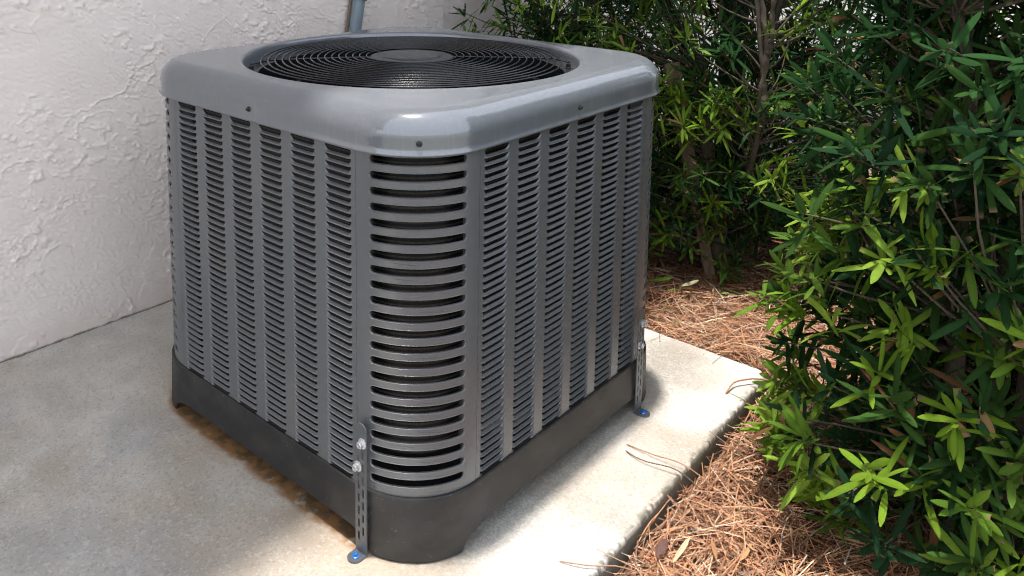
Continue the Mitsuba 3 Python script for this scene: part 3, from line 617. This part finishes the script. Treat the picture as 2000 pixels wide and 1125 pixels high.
scene['pine_straw'] = mikit.ply(mm, 'mat_straw', color=cc)
tag('pine_straw', 'reddish brown pine straw covering the planting bed around the pad', 'pine straw', kind='stuff')
print('needles', n_needles, 'entries', len(scene))

# ------------------------------------------------------------------ small things lying about
def single_leaf(key, label, at, ang, L, W, col, k=0.1, cat='leaf', up=1.0, pitch=0.05):
    d = norm(np.array([[math.cos(ang), math.sin(ang), pitch]])); b = np.array([[0, 0, up]]); b = norm(b - d * (b * d).sum())
    v, c = leaf_arrays(np.array([at]), d, b, np.array([L]), np.array([W]), np.array([k]), np.array([1.0]), np.array([col]), 9)
    scene[key] = mikit.ply(tri(v.reshape(-1, 3), leaf_faces(1, 9)), 'mat_leaf', smooth=True, color=c.reshape(-1, 3)); tag(key, label, cat)
single_leaf('fallen_leaf', 'broad green fallen leaf lying on the straw behind the pad', (0.90, -0.13, 0.006), -0.8, 0.065, 0.012, (0.16, 0.27, 0.04))
single_leaf('fallen_leaf_001', 'pale curled fallen leaf on the straw nearest the green one', (0.93, -0.21, 0.006), -0.75, 0.055, 0.010, (0.42, 0.43, 0.30), 0.25)
def needle(key, label, pts, r=0.0011, col='mat_needle', cat='pine needle'):
    P0 = np.array(pts, float); t = np.linspace(0, 1, len(P0)); tt = np.linspace(0, 1, 12)
    from scipy.interpolate import PchipInterpolator as I
    scene[key] = mikit.ply(tube(I(t, P0)(tt), r, 6), col, smooth=True); tag(key, label, cat)
P('mat_needle', base_color=(0.34, 0.18, 0.10), roughness=0.6)
P('mat_needle_dark', base_color=(0.12, 0.075, 0.045), roughness=0.6)
needle('pine_needle', 'thin brown pine needle reaching over the pad edge, longest of those on the pad', [(0.15, -0.475, .002), (0.15, -0.53, .006), (0.155, -0.585, .012), (0.165, -0.65, -.01)])
needle('pine_needle_001', 'dark bent pine needle beside the longest needle on the pad', [(0.13, -0.485, .002), (0.12, -0.53, .006), (0.13, -0.585, .012), (0.14, -0.64, -.012)], col='mat_needle_dark')
needle('pine_needle_002', 'pine needle poking onto the pad at the bottom of the picture', [(-0.215, -0.555, .002), (-0.20, -0.59, .006), (-0.17, -0.625, .006), (-0.12, -0.66, -.02)])
needle('dry_twig', 'curved reddish dry twig lying on the far corner of the pad', [(0.475, -0.545, .003), (0.51, -0.545, .012), (0.55, -0.565, .014), (0.59, -0.60, .008), (0.62, -0.64, -.01)], 0.0019, cat='twig')
def chip(key, label, o, s, ang):
    m = trimesh.creation.icosphere(3, 1.0); v = m.vertices * s; v = v * (1 + 0.5 * (meshkit.fbm(m.vertices * 2.2 + 3, 3, 4) - 0.5))[:, None]
    m.vertices = v; m.apply_transform(trimesh.transformations.rotation_matrix(ang, [0, 0, 1])); m.apply_translation(o)
    scene[key] = mikit.ply(m, 'mat_chip', smooth=True); tag(key, label, 'bark chip')
P('mat_chip', base_color=(0.10, 0.05, 0.038), roughness=0.8)
chip('bark_chip', 'flat purplish brown bark chip on the straw at the bottom edge', (-0.065, -0.665, 0.0), [0.022, 0.009, 0.004], 0.2)

# wooden stake and green post among the back shrubs
stake = np.array([[1.02, 0.075, 0.0], [0.985, 0.10, 0.78]])
def stake_mesh():
    m = m3.Manifold.cube([0.04, 0.02, 0.74], True).refine_to_length(0.02); m = man(m); v = m.vertices.copy()
    v[:, 0] *= np.interp(v[:, 2], [-.37, .37], [0.7, 1.1]); v += (meshkit.fbm(v * [60, 60, 9], 3, 5)[:, None] - 0.5) * 0.006
    m.vertices = v; return m
sa, sb = np.array([1.12, -0.225, -0.07]), np.array([1.12, -0.06, 0.61]); zs_ = norm(sb - sa); xs_ = norm(np.cross(zs_, [-0.73, -0.68, 0])); Ms = frame((sa + sb) / 2, xs_, np.cross(zs_, xs_), zs_)
scene['wooden_stake'] = mikit.ply(moved(stake_mesh(), Ms), 'mat_wood', smooth=30)
tag('wooden_stake', 'weathered wooden stake leaning just behind the right edge of the air conditioner', 'stake')
def post_mesh():
    t = np.linspace(0, 2 * np.pi, 120, endpoint=False); r = 0.042 + 0.0022 * np.sign(np.sin(t * 20))
    return loft([np.c_[rr * np.cos(t), rr * np.sin(t), np.full(120, z)] for z, rr in ((-0.1, r), (1.15, r), (1.16, r * .9), (1.165, r * 0.01))])
scene['garden_post'] = mikit.ply(moved(post_mesh(), frame([1.5, -0.09, 0], [1, 0, 0], [0, 1, 0], [0, 0, 1])), 'mat_green')
tag('garden_post', 'dark green ribbed post standing in the shade behind the mossy stemmed shrub', 'post')
